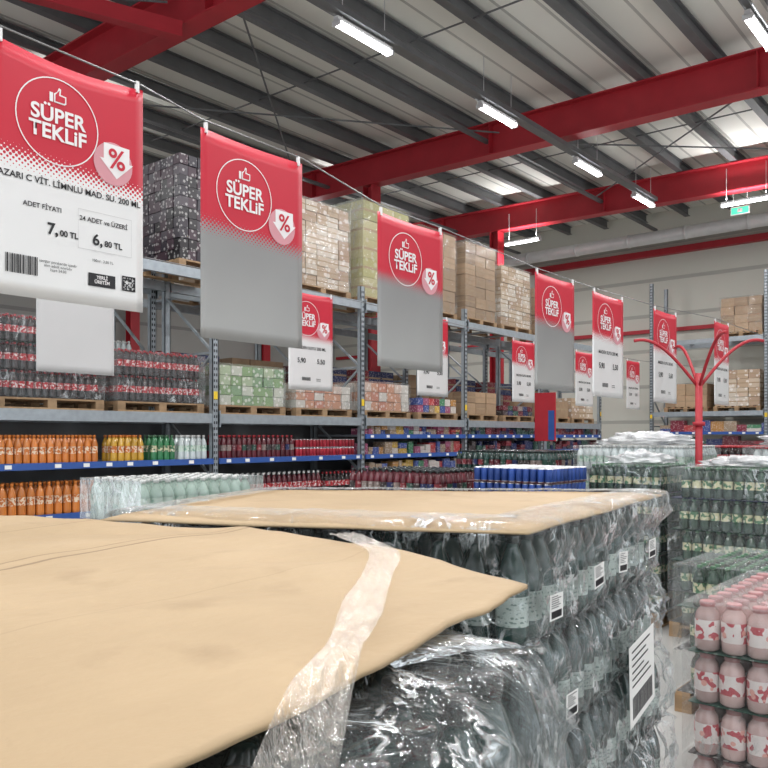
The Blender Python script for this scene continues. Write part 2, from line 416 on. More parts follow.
M['or_b']=mat('orange_soda',(.62,.20,.04),.2,0,.1,rnd=.15,coat=.4)
M['or_l']=label_mat('orange_label',(.55,.16,.03),(.78,.62,.46),45,.50)
M['or_c']=mat('orange_cap',(.65,.2,.03),.4)
M['ye_b']=mat('yellow_soda',(.60,.34,.04),.2,0,.1,rnd=.15,coat=.4)
M['gr_b']=mat('green_bottle',(.04,.20,.08),.2,0,.1,rnd=.2,coat=.4)
M['cl_b']=mat('clear_bottle',(.58,.64,.64),.15,0,.1,rnd=.15,coat=.5)
M['co_b']=mat('cola',(.022,.015,.015),.12,0,.1,rnd=.3,coat=.8)
M['co_l']=label_mat('cola_label',(.45,.02,.03),(.78,.68,.66),45,.56)
M['re_c']=mat('red_cap',(.42,.03,.04),.4)
M['wh_c']=mat('white_cap',(.7,.7,.68),.4)
M['dk_b']=mat('dark_green_bottle',(.020,.052,.046),.10,0,.2,rnd=.35,coat=.9)
M['dk_l']=print_label('silver_label',(.46,.53,.50),(.05,.12,.10),(.06,.20,.14),.33,.26)
M['dk_c']=mat('dark_cap',(.015,.022,.022),.2,coat=.8)
M['bl_c']=mat('blue_can',(.02,.06,.26),.3,.2,.1,rnd=.3)
M['silver']=mat('silver_lid',(.6,.6,.62),.3,.6)
M['rc_b']=mat('red_can',(.32,.015,.03),.3,.1,.1,rnd=.3)
M['dr_b']=mat('dark_red_bottle',(.10,.012,.02),.25,0,.1,rnd=.3,coat=.4)
M['fr_l']=label_mat('fruit_label',(.74,.68,.66),(.48,.09,.11),26,.54,c3=(.72,.38,.33))
M['fr_b']=mat('milky_bottle',(.56,.40,.38),.15,0,.1,rnd=.2,coat=.8)
M['fr_c']=mat('pink_cap',(.42,.20,.20),.3)
M['gm_b']=mat('green_mineral_bottle',(.018,.05,.03),.12,0,.2,rnd=.3,coat=.8)
M['gm_l']=label_mat('green_white_label',(.60,.57,.38),(.06,.17,.08),30,.52,c3=(.68,.66,.56))
M['gm_c']=mat('green_cap',(.08,.18,.10),.3)
M['pg_b']=mat('pale_green_bottle',(.38,.50,.43),.15,0,.1,rnd=.1,coat=.5)
M['pg_l']=label_mat('pale_green_label',(.56,.66,.58),(.25,.42,.33),30,.55)
M['multi']=ramp_mat('assorted_packets',[(.4,.05,.05),(.5,.32,.06),(.05,.08,.25),(.55,.5,.45),(.06,.2,.10),(.3,.08,.15),(.04,.03,.03),(.4,.2,.06),(.2,.02,.04),(.3,.22,.15)])
M['mdark']=ramp_mat('assorted_dark_packets',[(.12,.02,.03),(.02,.03,.10),(.22,.03,.04),(.05,.04,.04),(.25,.2,.18),(.03,.08,.06)],patt=.25)
M['greenpack']=ramp_mat('green_white_packs',[(.26,.38,.20),(.42,.50,.34),(.56,.58,.50),(.24,.36,.22)],patt=.6,pscale=14)
M['orangepack']=ramp_mat('orange_white_packs',[(.55,.30,.20),(.62,.50,.43),(.60,.57,.52),(.52,.24,.17)],patt=.5,pscale=14)
M['brown']=mat('brown_cartons',(.34,.23,.14),.7,0,.15,10,rnd=.22)
M['brownw']=ramp_mat('printed_cartons',[(.42,.31,.21),(.50,.40,.30),(.37,.26,.18),(.53,.46,.38)],.6,.5,9)
M['yellowc']=ramp_mat('yellow_cartons',[(.36,.34,.14),(.41,.37,.19),(.33,.31,.14)],.6,.2,9)
M['greyc']=ramp_mat('dark_packs',[(.035,.03,.038),(.065,.055,.065),(.022,.02,.022),(.055,.035,.045)],.3,.30,18)
M['tape']=mat('packing_tape',(.38,.28,.18),.25)

def shelf_bottles(name,x0,x1,z,t,mats,rows=3,scale=1,zs=None,y=8.04,pitch=.085,along='x'):
    mb=MB(); pos=[]
    for r in range(rows):
        a=x0
        while a<x1:
            b=y+.05+r*pitch
            j=random.uniform(-.004,.004)
            pos.append((a,b+j,Z(z)+.001) if along=='x' else (b+j,a,Z(z)+.001)); a+=pitch
    mb.many(t,pos,scale,zs); return mb.build(name,mats,smooth=True)
def shelf_packs(name,x0,x1,z,h,mats,y=8.03,depth=.5,w=(.08,.2),along='x',gaps=.04):
    mb=MB(); a=x0
    while a<x1:
        ww=random.uniform(*w); hh=h*random.choice([.6,.75,.9,1,1]); 
        if random.random()>gaps:
            n=1 if hh>.25 else random.choice([1,2])
            for k in range(n):
                z0=Z(z)+.001+k*hh/n; z1=z0+hh/n-.004
                yy=y+random.uniform(0,.05); dd=depth*.5
                if along=='x': mb.box(a,min(a+ww-.006,x1),yy,yy+dd,z0,z1)
                else: mb.box(yy,yy+dd,a,min(a+ww-.006,x1),z0,z1)
        a+=ww
    return mb.build(name,mats)
OR=['or_b','or_l','or_c'];YE=['ye_b','or_l','or_c'];GR=['gr_b','gm_l','gm_c'];CL=['cl_b','pg_l','wh_c'];CO=['co_b','co_l','re_c']
shelf_bottles('orange_soda_bottles',3.52,4.70,-.29,T_B,OR)
shelf_bottles('yellow_soda_bottles',4.86,5.26,-.29,T_B,YE)
shelf_bottles('green_soda_bottles',5.38,5.66,-.29,T_B,GR)
shelf_bottles('clear_soda_bottles',5.76,6.12,-.29,T_B,CL)
shelf_bottles('orange_soda_bottles',3.52,4.62,-.83,T_B,OR,scale=1.15,pitch=.098)
shelf_bottles('orange_soda_bottles',4.75,6.1,-.83,T_B,YE)
shelf_bottles('cola_bottles',.75,3.35,-.29,T_B,CO); shelf_bottles('cola_bottles',.75,3.35,-.83,T_B,CO)
shelf_bottles('cola_bottles',3.52,6.1,-1.37,T_B,CO,rows=2)
DR=['dr_b','mdark','re_c']
shelf_bottles('dark_juice_bottles',6.32,7.6,-.29,T_B,DR); shelf_bottles('red_cola_cans',7.7,8.9,-.29,T_CAN,['rc_b','rc_b','silver'],pitch=.068)
shelf_bottles('red_cola_cans',7.7,8.9,-.165,T_CAN,['rc_b','rc_b','silver'],pitch=.068)
shelf_bottles('cherry_juice_bottles',6.32,8.2,-.83,T_B,['dr_b','co_l','wh_c'],scale=1.1,pitch=.095); shelf_bottles('cola_bottles',8.3,8.9,-.83,T_B,CO)
for i in (3,4,5):
    for lv,nx in ((.02,.28),(-.29,.02),(-.56,-.29),(-.83,-.56),(-1.2,-.83)):
        hh=min(.2,(nx-lv)-.1)
        shelf_packs('grocery_packets',PX[i]+.08,PX[i+1]-.08,lv,hh,['multi' if i==3 else 'mdark'])
for lv in (-.83,.1,-.29): 
    shelf_packs('grocery_packets',-3,7.8,lv,.3,['mdark' if lv<0 else 'multi'],y=20.45,along='y',w=(.15,.4))
mb=MB(); mb.box(.7,17.3,9.2,9.22,0,Z(.25)); mb.build('rack_dark_backing',['galv_dark'])  # dark sheet added behind the shelves so gaps look dark

def cartons(mb,x0,x1,y0,y1,z0,z1,bx=.38,by=.28,bz=.24,m=0,mt=1):
    nx=max(1,round((x1-x0)/bx));ny=max(1,round((y1-y0)/by));nz=max(1,round((z1-z0)/bz))
    dx=(x1-x0)/nx;dy=(y1-y0)/ny;dz=(z1-z0)/nz
    for k in range(nz):
        for i in range(nx):
            for j in range(ny):
                if 0<i<nx-1 and 0<j<ny-1 and k<nz-1: continue
                o=random.uniform(-.008,.008);p=random.uniform(-.008,.008)
                a,b,c=x0+i*dx+o,y0+j*dy+p,z0+k*dz
                mb.box(a+.004,a+dx-.004,b+.004,b+dy-.004,c,c+dz-.006,m)
                if mt is not None:
                    mb.box(a+dx*.05,a+dx*.95,b+.002,b+.004,c+dz*.44,c+dz*.56,mt)
                    mb.box(a+.002,a+.004,b+dy*.05,b+dy*.95,c+dz*.44,c+dz*.56,mt)
def carton_pallet(name,x0,x1,y0,y1,zl,h,mats,film=True,**k):
    e=empty(name,((x0+x1)/2,(y0+y1)/2,Z(zl)))
    mb=MB(); wood_pallet(mb,x0,x1,y0,y1,Z(zl)+.001); mb.build('wood_pallet',['wood'],parent=e)
    mb=MB(); cartons(mb,x0+.02,x1-.02,y0+.02,y1-.02,Z(zl)+.125,Z(zl)+.12+h,**k); mb.build('cartons',mats,parent=e)
    if film:
        mb=MB(); film_box(mb,x0,x1,y0,y1,Z(zl)+.1,Z(zl)+.14+h); mb.build('stretch_wrap',['film_far'],parent=e,smooth=True)
def bottle_pallet(name,x0,x1,y0,y1,zl,tiers,t,th,mats,pitch=.082,film=True,scale=1,wood=True,filmmat='film_far',packgap=0,rings=2,zs=None):
    e=empty(name,((x0+x1)/2,(y0+y1)/2,Z(zl)))
    off=0
    if wood:
        mb=MB(); wood_pallet(mb,x0,x1,y0,y1,Z(zl)+.001); mb.build('wood_pallet',['wood'],parent=e); off=.122
    mb=MB(); sh=MB()
    nx=int((x1-x0-.02)/pitch);ny=int((y1-y0-.02)/pitch)
    for k in range(tiers):
        pos=[];z=Z(zl)+off+k*th
        dxk=random.uniform(-.012,.012);dyk=random.uniform(-.012,.012)
        for i in range(nx):
            for j in range(ny):
                if min(i,nx-1-i,j,ny-1-j)>=rings and k<tiers-1: continue
                gx=(i//4)*packgap;gy=(j//4)*packgap
                pos.append((x0+pitch*(i+.6)+gx+dxk+random.uniform(-.003,.003),y0+pitch*(j+.6)+gy+dyk+random.uniform(-.003,.003),z+.004))
        mb.many(t,pos,scale,zs)
        sh.box(x0+.01,x1-.01,y0+.01,y1-.01,z,z+.003)
    mb.build('bottles',mats,parent=e,smooth=True)
    sh.build('layer_sheets',['mdark'],parent=e)
    if film:
        mb=MB(); a=Z(zl)+off
        for k in range(tiers): film_box(mb,x0-.005,x1+.01,y0-.01,y1+.01,a+k*th+.004,a+(k+1)*th-.006,amp=.02,step=.07)
        mb.build('shrink_wrap',[filmmat],parent=e,smooth=True)
    return e
Y0,Y1=8.1,8.95
bottle_pallet('cola_bottle_pallet',3.55,4.75,Y0,Y1,.28,3,T_B,.285,CO,zs=.93)
bottle_pallet('cola_bottle_pallet',4.92,6.12,Y0,Y1,.28,2,T_B,.30,CO)
bottle_pallet('water_bottle_pallet',4.95,6.1,9.5,10.3,.28,3,T_B,.29,CL,film=False)
bottle_pallet('cola_bottle_pallet',1.9,3.1,Y0,Y1,.28,3,T_B,.285,CO,zs=.93)
carton_pallet('green_pack_pallet',6.36,7.5,Y0,Y1,.28,.52,['greenpack','greenpack'],bx=.2,by=.2,bz=.13,mt=None)
carton_pallet('orange_pack_pallet',7.7,8.86,Y0,Y1,.28,.34,['orangepack','orangepack'],bx=.2,by=.2,bz=.12,mt=None)
carton_pallet('orange_pack_pallet',9.12,10.3,Y0,Y1,.28,.44,['orangepack','orangepack'],bx=.18,by=.2,bz=.15,mt=None)
carton_pallet('mixed_goods_pallet',10.5,11.66,Y0,Y1,.28,.25,['multi','multi'],bx=.16,by=.2,bz=.12,mt=None,film=False)
carton_pallet('carton_pallet',11.92,13.0,Y0,Y1,.28,.42,['brown','tape'],film=False)
carton_pallet('mixed_goods_pallet',13.2,14.4,Y0,Y1,.28,.2,['mdark','mdark'],bx=.2,by=.2,bz=.12,mt=None,film=False)
carton_pallet('carton_pallet',14.8,16.0,Y0,Y1,.28,.35,['brown','tape'],film=False)
carton_pallet('carton_pallet',16.1,17.2,Y0,Y1,.28,.45,['brownw','tape'],film=False)
carton_pallet('dark_pack_pallet',5.75,6.7,Y0,Y1,2.05,1.3,['greyc','greyc'],bz=.13,by=.14,bx=.14,mt=None,film=False)
carton_pallet('printed_carton_pallet',7.66,8.84,Y0,Y1,2.05,1.22,['brownw','tape'],bx=.25,by=.25,bz=.16)
carton_pallet('yellow_carton_pallet',9.12,10.3,Y0,Y1,2.05,1.5,['yellowc','tape'],bx=.4,by=.3,bz=.3)
carton_pallet('carton_pallet',10.55,11.65,Y0,Y1,2.05,1.38,['brown','tape'],bz=.2)
carton_pallet('carton_pallet',11.92,12.98,Y0,Y1,2.05,1.38,['brown','tape'],bz=.2)
carton_pallet('carton_pallet',13.15,14.3,Y0,Y1,2.05,1.15,['brownw','tape'],bx=.25,bz=.16)
carton_pallet('carton_pallet',14.75,15.9,Y0,Y1,2.05,.95,['brown','tape'],bz=.2)
for x,h,mm in ((.9,1.2,'brown'),(3.6,.9,'greyc'),(7.0,1.5,'brownw'),(8.4,1.55,'yellowc')):
    carton_pallet('carton_pallet',x,x+1.1 if x!=8.4 else 8.9,9.5,10.3,2.05,h,[mm,'tape'],film=False)
for x in (3.6,6.4,7.7,9.2,10.5,12.0,13.3,14.8,16.1):
    carton_pallet('carton_pallet',x,x+1.1,9.5,10.3,.28,.8,[random.choice(['greyc','brown','mdark']),'tape'],film=False,bz=.25)
for y,h,mm in ((2.7,.75,'brownw'),(4.0,.8,'brown'),(5.35,.9,'brownw'),(6.6,.6,'brown'),(1.0,.8,'brown')):
    carton_pallet('carton_pallet',20.5,21.4,y,y+1.1,.62,h,[mm,'tape'],film=False)
for y,h,mm in ((2.7,.95,'brown'),(4.0,.8,'brownw'),(5.3,.85,'brown')):
    carton_pallet('carton_pallet',20.5,21.4,y,y+1.0,2.45,h,[mm,'tape'],bz=.2)

# ---- floor stacks
GM=['gm_b','gm_l','gm_c']
bottle_pallet('pale_green_bottle_pallet',2.5,3.38,3.88,4.52,-1.65,5,T_B,.256,['pg_b','pg_l','wh_c'],zs=.84,filmmat='film')
bottle_pallet('blue_can_pallet',5.7,6.45,3.05,3.88,-1.65,10,T_CAN,.127,['bl_c','bl_c','silver'],pitch=.068,film=False)
bottle_pallet('mineral_water_pallet',6.5,7.5,1.0,2.4,-1.65,5,T_B,.255,GM,zs=.83,filmmat='film')
bottle_pallet('mineral_water_pallet',6.7,7.6,2.55,3.25,-1.65,5,T_B,.255,GM,zs=.83,filmmat='film')
bottle_pallet('fruit_drink_pallet',3.32,4.3,.2,1.16,-1.65,4,T_WIDE,.212,['fr_b','fr_l','fr_c'],pitch=.104,filmmat='film')
bottle_pallet('mineral_water_pallet',4.75,5.75,.9,1.72,-1.65,3,T_B,.255,GM,zs=.83,filmmat='film')
bottle_pallet('water_bottle_pallet',8.4,9.6,1.2,2.35,-1.65,5,T_B,.285,['cl_b','pg_l','re_c'],zs=.92,filmmat='film')
bottle_pallet('water_bottle_pallet',8.4,9.6,2.95,4.2,-1.65,5,T_B,.285,['cl_b','pg_l','wh_c'],zs=.92,filmmat='film')
bottle_pallet('dark_bottle_pallet',8.3,9.5,4.5,5.9,-1.65,5,T_B,.27,['dk_b','mdark','dk_c'],zs=.88,film=False)
bottle_pallet('dark_bottle_pallet',5.9,6.9,4.3,5.5,-1.65,4,T_B,.30,['dr_b','mdark','dk_c'],film=False)
bottle_pallet('cola_bottle_pallet',11,12.2,2.6,4.0,-1.65,5,T_B,.28,CO,zs=.9,film=False)

def bunch(name,cx,cy,cz,rx,ry,rz,m='film'):
    mb=MB(); V=[];F=[];n=48;k=22
    for i in range(k+1):
        for j in range(n):
            th=math.pi*.5*i/k; a=2*math.pi*j/n
            p=Vector((math.sin(th)*math.cos(a),math.sin(th)*math.sin(a),math.cos(th)))
            d=1+.35*noise.noise(p*3+Vector((cx,cy,0)))+.35*abs(noise.noise(p*9))
            V.append((cx+p.x*rx*d,cy+p.y*ry*d,cz+p.z*rz*d))
    for i in range(k):
        for j in range(n):
            F.append((i*n+j,(i+1)*n+j,(i+1)*n+(j+1)%n,i*n+(j+1)%n))
    mb.add(V,F,[0]*len(F)); return mb.build(name,[m],smooth=True)
M['film_white']=film_mat('bunched_film',.42,.4,12,bump=1,diff=.6,rough=.25,tint=(.95,.96,.97))
bunch('bunched_plastic_film',9.0,1.8,Z(-.095),.5,.45,.13,'film_white'); bunch('bunched_plastic_film',9.0,3.55,Z(-.095),.45,.5,.12,'film_white'); bunch('bunched_plastic_film',7.15,2.9,Z(-.245),.32,.26,.09,'film_white')
bunch('bunched_plastic_film',7.0,1.9,Z(-.245),.35,.35,.07,'film_white')

# ---- red stand
mb=MB(); cx,cy=7.98,2.65
mb.tube([(cx,cy,.02),(cx,cy,Z(.62))],.035,segs=12); mb.tube([(cx,cy,0),(cx,cy,.03)],.28,segs=20)
for a in (-50,130,40,220):
    ca,sa=math.cos(math.radians(a)),math.sin(math.radians(a)); pts=[]
    for q in np.linspace(0,1,14):
        r=.02+.62*q; z=.50+.50*math.sin(q*math.pi*.5)-.06*q*q*q
        pts.append((cx+ca*r,cy+sa*r,Z(z)))
    mb.tube(pts,.016)
mb.tube([(cx,cy,Z(.1)),(cx,cy,Z(.14))],.06,segs=12)
mb.build('red_display_stand',['red_steel'],smooth=True)
mb=MB(); mb.box(13.9,13.93,7.35,7.8,Z(-.1),Z(.85),0); mb.box(13.895,13.9,7.37,7.5,Z(-.08),Z(.5),1); mb.box(13.91,13.93,7.55,7.6,0,Z(-.1),2)
mb.build('aisle_banner',['red_steel','blue','galv'])

# ------------------------------------------------------------ foreground pallets
def perim(quad,step):
    pts=[];nr=[]
    c=sum((Vector(q) for q in quad),Vector((0,0)))/4
    n=len(quad)
    for i in range(n):
        a=Vector(quad[i]);b=Vector(quad[(i+1)%n]);d=b-a;k=max(2,int(d.length/step))
        nn=Vector((d.y,-d.x)).normalized()
        if nn.dot((a+b)/2-c)<0: nn=-nn
        pd=a-Vector(quad[i-1]); pn=Vector((pd.y,-pd.x)).normalized()
        if pn.dot((a+Vector(quad[i-1]))/2-c)<0: pn=-pn
        for j in range(k):
            pts.append(a+d*(j/k)); nr.append((nn+pn).normalized() if j==0 else nn)
    return pts,nr
def quad_pallet(name,quad,ztop,tiers,th,t,mats,pitch,rows0,flare=0,filmm='film_near',rings=2,toprows=3,topn=.014):
    NR,FR,FL,NL=[Vector(q) for q in quad]
    c=(NR+FR+FL+NL)/4
    e=empty(name,(c.x,c.y,0))
    ns=int((FR-NR).length/pitch); nt_=int((NL-NR).length/pitch)
    mb=MB(); sh=MB(); zb=Z(ztop)-tiers*th
    for k in range(tiers):
        z=zb+k*th; fl=1+flare*(tiers-1-k)
        shf={}
        pos=[]
        for i in range(ns):
            for j in range(nt_):
                r=min(i,ns-1-i,j,nt_-1-j)
                if r>=(toprows if k==tiers-1 else rings): continue
                key=(i//4,j//3)
                if key not in shf: shf[key]=(random.uniform(-.014,.014),random.uniform(-.014,.014))
                s=(i+.5)/ns;u=(j+.5)/nt_
                p=(NR*(1-s)+FR*s)*(1-u)+(NL*(1-s)+FL*s)*u
                p=c+(p-c)*fl
                pos.append((p.x+shf[key][0],p.y+shf[key][1],z))
        mb.many(t,pos)
        q=[c+(Vector(v)-c)*fl*.985 for v in quad]
        sh.add([(v.x,v.y,z-.003) for v in q]+[(v.x,v.y,z-.0005) for v in q],BOXF,[0]*6)
    mb.build('bottles',mats,parent=e,smooth=True)
    sh.build('layer_sheets',['dk_b'],parent=e)
    mb=MB()
    xs=[q[0] for q in quad];ys=[q[1] for q in quad]
    wood_pallet(mb,min(xs)+.15,max(xs)-.15,min(ys)+.12,max(ys)-.12,.0); 
    mb.build('wood_pallet',['wood'],parent=e)
    pts,nr=perim(quad,.016); rows=list(rows0)
    zz=rows[-1][1]-.016
    while Z(ztop)+zz>.14: rows.append((.014,zz)); zz-=.016
    V=[];F=[];n=len(pts)
    for (o,dz) in rows:
        k=(-dz)/th; f=(k%1)
        pinch=-.022*math.exp(-((f if f<.5 else 1-f)/.10)**2) if dz<-.1 else 0
        fl=1+flare*max(0,min(tiers-1,int(k)))
        for p,q in zip(pts,nr):
            pp=c+(p-c)*fl
            v=Vector((pp.x*7,pp.y*7,dz*7)); 
            a1=abs(noise.noise(v*1.7+Vector((3,1,2)))); a2=abs(noise.noise(Vector((v.x*3,v.y*3,v.z*1.1))+Vector((7,1,2))))
            d=.010*noise.noise(v)+.020*max(0,1-a1*5)+.011*max(0,1-a2*5)+pinch
            if dz>-.03: d*=.3
            zn=(topn*noise.noise(v*1.3+Vector((9,9,9)))+topn*.5*noise.noise(v*4)) if dz>-.02 else 0
            V.append((pp.x+q.x*(o+d),pp.y+q.y*(o+d),Z(ztop)+dz+abs(zn)))
    for i in range(len(rows)-1):
        for j in range(n):
            F.append((i*n+j,(i+1)*n+j,(i+1)*n+(j+1)%n,i*n+(j+1)%n))
    mb=MB(); mb.add(V,F,[0]*len(F)); mb.build('stretch_film',[filmm],parent=e,smooth=True)
    return e
DK=['dk_b','dk_l','dk_c']
rowsA=[(-.22,.012),(-.20,.012),(-.18,.011),(-.16,.011),(-.14,.010),(-.12,.010),(-.10,.008),(-.08,.006),(-.06,.004),(-.04,0),(-.02,-.006),(-.005,-.016),(.006,-.03),(.012,-.045)]
rowsB=[(-.10,.036),(-.07,.036),(-.04,.036),(-.01,.036),(.02,.034),(.045,.030),(.055,.015),(.055,-.01),(.045,-.035),(.035,-.06),(.022,-.08)]
A=quad_pallet('wrapped_drinks_pallet',[(-.35,.18),(.80,.435),(.98,1.75),(-.35,1.75)],-.24,5,.259,T_BH,DK,.083,rowsA)
B=quad_pallet('wrapped_drinks_pallet',[(1.60,.93),(2.80,1.09),(2.0,2.25),(1.17,1.88)],-.228,5,.26,T_BH,DK,.083,rowsB,flare=.028,topn=.004)

def sheet(name,fn,ns,nt_,thick,m,parent=None):
    V=[];F=[]
    for i in range(ns+1):
        for j in range(nt_+1): V.append(fn(i/ns,j/nt_))
    n=len(V)
    V2=[(a,b,c-thick) for a,b,c in V]
    for i in range(ns):
        for j in range(nt_):
            k=i*(nt_+1)+j; F.append((k,k+nt_+1,k+nt_+2,k+1)); F.append((n+k,n+k+1,n+k+nt_+2,n+k+nt_+1))
    edge=[i*(nt_+1) for i in range(ns+1)]+[ns*(nt_+1)+j for j in range(1,nt_+1)]+[i*(nt_+1)+nt_ for i in range(ns-1,-1,-1)]+[j for j in range(nt_-1,0,-1)]
    for a,b in zip(edge,edge[1:]+edge[:1]): F.append((a,a+n,b+n,b))
    mb=MB(); mb.add(V+V2,F,[0]*len(F)); return mb.build(name,[m],parent=parent,smooth=True)
FE=[(0,.948,.543),(.15,1.017,.74),(.32,1.07,.98),(.58,1.13,1.36),(1,.88,1.99)]
def lerpT(t,idx):
    for a,b in zip(FE,FE[1:]):
        if t<=b[0]+1e-9:
            f=(t-a[0])/(b[0]-a[0]); return a[idx]*(1-f)+b[idx]*f
def cardA(s,t):
    xf,yf=lerpT(t,1),lerpT(t,2)
    e=.003*noise.noise(Vector((t*25,3,1)))+.004*noise.noise(Vector((t*8,5,1)))
    x=-.35+(xf+.35+e)*s; y=(.28+1.7*t)*(1-s)+yf*s
    y+=(1-t)**3*(.004*noise.noise(Vector((s*30,3,8)))+.008*noise.noise(Vector((s*9,5,8))))
    z=-.2+.012*noise.noise(Vector((x*3,y*3,0)))+.006*noise.noise(Vector((x*8,y*8,3)))
    return (x,y,Z(z))
sheet('cardboard_sheet',cardA,80,80,.006,'card')
BQ=[(1.55,.885),(2.87,1.085),(1.95,2.33),(1.08,1.86)]
def cardB(s,t):
    a=[BQ[0][i]*(1-s)+BQ[1][i]*s for i in (0,1)];b=[BQ[3][i]*(1-s)+BQ[2][i]*s for i in (0,1)]
    x=a[0]*(1-t)+b[0]*t;y=a[1]*(1-t)+b[1]*t
    x+=.006*noise.noise(Vector((t*12,1,2)));y+=.006*noise.noise(Vector((s*12,4,2)))
    e=min(s,1-s,t,1-t)
    return (x,y,Z(-.200+.004*noise.noise(Vector((x*3,y*3,4)))-(.014*max(0,1-e/.05))))
sheet('cardboard_sheet',cardB,50,50,.005,'card2')
# film band over card A
pc=[(1.10,1.03),(.98,.83),(.813,.695),(.68,.60),(.56,.51),(.45,.44),(.33,.372)]
V=[];F=[];pp=[]
for i in range(len(pc)-1):
    for q in range(12):
        f=q/12; P0=pc[max(i-1,0)];P1=pc[i];P2=pc[i+1];P3=pc[min(i+2,len(pc)-1)]
        g=lambda k:.5*((2*P1[k])+(-P0[k]+P2[k])*f+(2*P0[k]-5*P1[k]+4*P2[k]-P3[k])*f*f+(-P0[k]+3*P1[k]-3*P2[k]+P3[k])*f**3)
        pp.append(Vector((g(0),g(1))))
K=13
for i in range(len(pp)):
    d=(pp[min(i+1,len(pp)-1)]-pp[max(i-1,0)]).normalized(); nn=Vector((-d.y,d.x))
    w=.026+.003*math.sin(i*.2)-.008*(i/len(pp))
    for k in range(K):
        o=(k/(K-1)-.5)*2*w; p=pp[i]+nn*o
        edge=.28+.21*(p.x+.35)
        drop=max(0,edge-.0-p.y)*1.6
        V.append((p.x,p.y,Z(-.185)+.003*noise.noise(Vector((p.x*12,p.y*70,0)))+.0025*math.sin(k*1.9+i*.1)-drop))
for i in range(len(pp)-1):
    for k in range(K-1): F.append((i*K+k,i*K+k+1,(i+1)*K+k+1,(i+1)*K+k))
mb=MB(); mb.add(V,F,[0]*len(F)); mb.build('plastic_film_band',['film_tape'],smooth=True)
# shipping label + barcode stickers
def label_obj(name,s,z,w,h,tilt=-4,out=.075):
    NR,FR=Vector((1.60,.93)),Vector((2.80,1.09)); d=(FR-NR).normalized(); nn=Vector((d.y,-d.x)); c=NR+(FR-NR)*s+nn*out
    lab=empty(name,(c.x,c.y,Z(z))); lab.rotation_euler=(0,math.radians(tilt),math.atan2(d.y,d.x))
    mb=MB(); o=lab.location
    def lb(x0,x1,z0,z1,m,dd): mb.box(o.x+x0,o.x+x1,o.y-dd-.001,o.y-dd,o.z+z0,o.z+z1,m)
    lb(-w/2,w/2,-h/2,h/2,0,0)
    for r in range(6): lb(-w*.4,w*(.38-random.random()*.4),h*(.40-r*.085),h*(.42-r*.085),1,.001)
    q=-w*.4
    while q<w*.38:
        ww=random.choice([.012,.02,.028])*w; lb(q,q+ww,-h*.42,-h*.15,1,.001); q+=ww+.02*w
    mb.build('paper',['white','black'],parent=lab)
label_obj('shipping_label',.60,-.72,.28,.24,out=.085)
for s,z,t in ((.06,-.40,2),(.33,-.375,-3),(.52,-.37,4),(.80,-.37,0),(.15,-.66,3)):
    label_obj('barcode_sticker',s,z,.085,.06,t,.055)

# ------------------------------------------------------------ signs
def sign_mat(name,lower_a,lower_b,h=1.0):
    m,nt,p=newmat(name)
    tc=N(nt,'ShaderNodeTexCoord'); s=N(nt,'ShaderNodeSeparateXYZ'); L(nt,tc.outputs['Object'],s.inputs[0])
    x,z=s.outputs[0],s.outputs[2]
    rx=math_(nt,'ADD',x,z); rz=math_(nt,'SUBTRACT',x,z)
    k=42
    fx=math_(nt,'SUBTRACT',math_(nt,'FRACT',math_(nt,'MULTIPLY',rx,k)),.5); fz=math_(nt,'SUBTRACT',math_(nt,'FRACT',math_(nt,'MULTIPLY',rz,k)),.5)
    d=math_(nt,'SQRT',math_(nt,'ADD',math_(nt,'MULTIPLY',fx,fx),math_(nt,'MULTIPLY',fz,fz)))
    bnd=math_(nt,'ADD',z,math_(nt,'MULTIPLY',x,.05)); 
    r=math_(nt,'MULTIPLY',math_(nt,'SUBTRACT',bnd,.50),6.0)
    red=math_(nt,'LESS_THAN',d,r)
    nz=N(nt,'ShaderNodeTexNoise'); nz.inputs['Scale'].default_value=1.5; L(nt,tc.outputs['Object'],nz.inputs['Vector'])
    g=math_(nt,'ADD',math_(nt,'MULTIPLY',z,1.3),math_(nt,'MULTIPLY',math_(nt,'SUBTRACT',nz.outputs['Fac'],.5),.6),clamp=True)
    low=mixc(nt,g,lower_a,lower_b)  # lower grey graded by height, a reflection painted into the colour
    c=mixc(nt,red,low,(.54,.011,.034))
    L(nt,c,p.inputs['Base Color']); p.inputs['Roughness'].default_value=.38
    L(nt,math_(nt,'MULTIPLY',math_(nt,'SUBTRACT',1,red),.25),p.inputs['Metallic'])
    return m
M['sg']=sign_mat('sign_silver',(.38,.38,.37),(.22,.22,.22))
M['sw']=sign_mat('sign_white',(.78,.78,.77),(.76,.76,.76))
M['paper']=mat('back_of_paper_sign',(.58,.58,.58),.6,0,.06,2)
M['sign_white']=mat('sign_print_white',(.82,.80,.80),.5,0,.02)
M['sign_red']=mat('sign_print_red',(.54,.011,.034),.4,0,.02)
M['cable']=mat('cable_steel',(.25,.25,.25),.4,.6)
M['sign_pink']=mat('sign_print_pink',(.66,.30,.34),.5,0,.1)
def text(par,body,x,z,size,m,off=0,y=-.006,align='CENTER'):
    cu=bpy.data.curves.new('print','FONT'); cu.body=body; cu.size=size; cu.align_x=align; cu.offset=off
    cu.materials.append(M[m]); o=bpy.data.objects.new('print',cu); COL.objects.link(o)
    o.parent=par; o.location=(x,y,z); o.rotation_euler=(math.pi/2,0,0); return o
def flat(mb,pts,y,m):
    mb.add([(a,y,b) for a,b in pts],[tuple(range(len(pts)))],[m])
def mb_local(mb,name,mats,par):
    V=np.concatenate(mb.v); me=bpy.data.meshes.new(name); me.from_pydata(V.tolist(),[],mb.f)
    for m in mats: me.materials.append(M[m])
    me.polygons.foreach_set('material_index',mb.m); o=bpy.data.objects.new(name,me); COL.objects.link(o); o.parent=par; return o
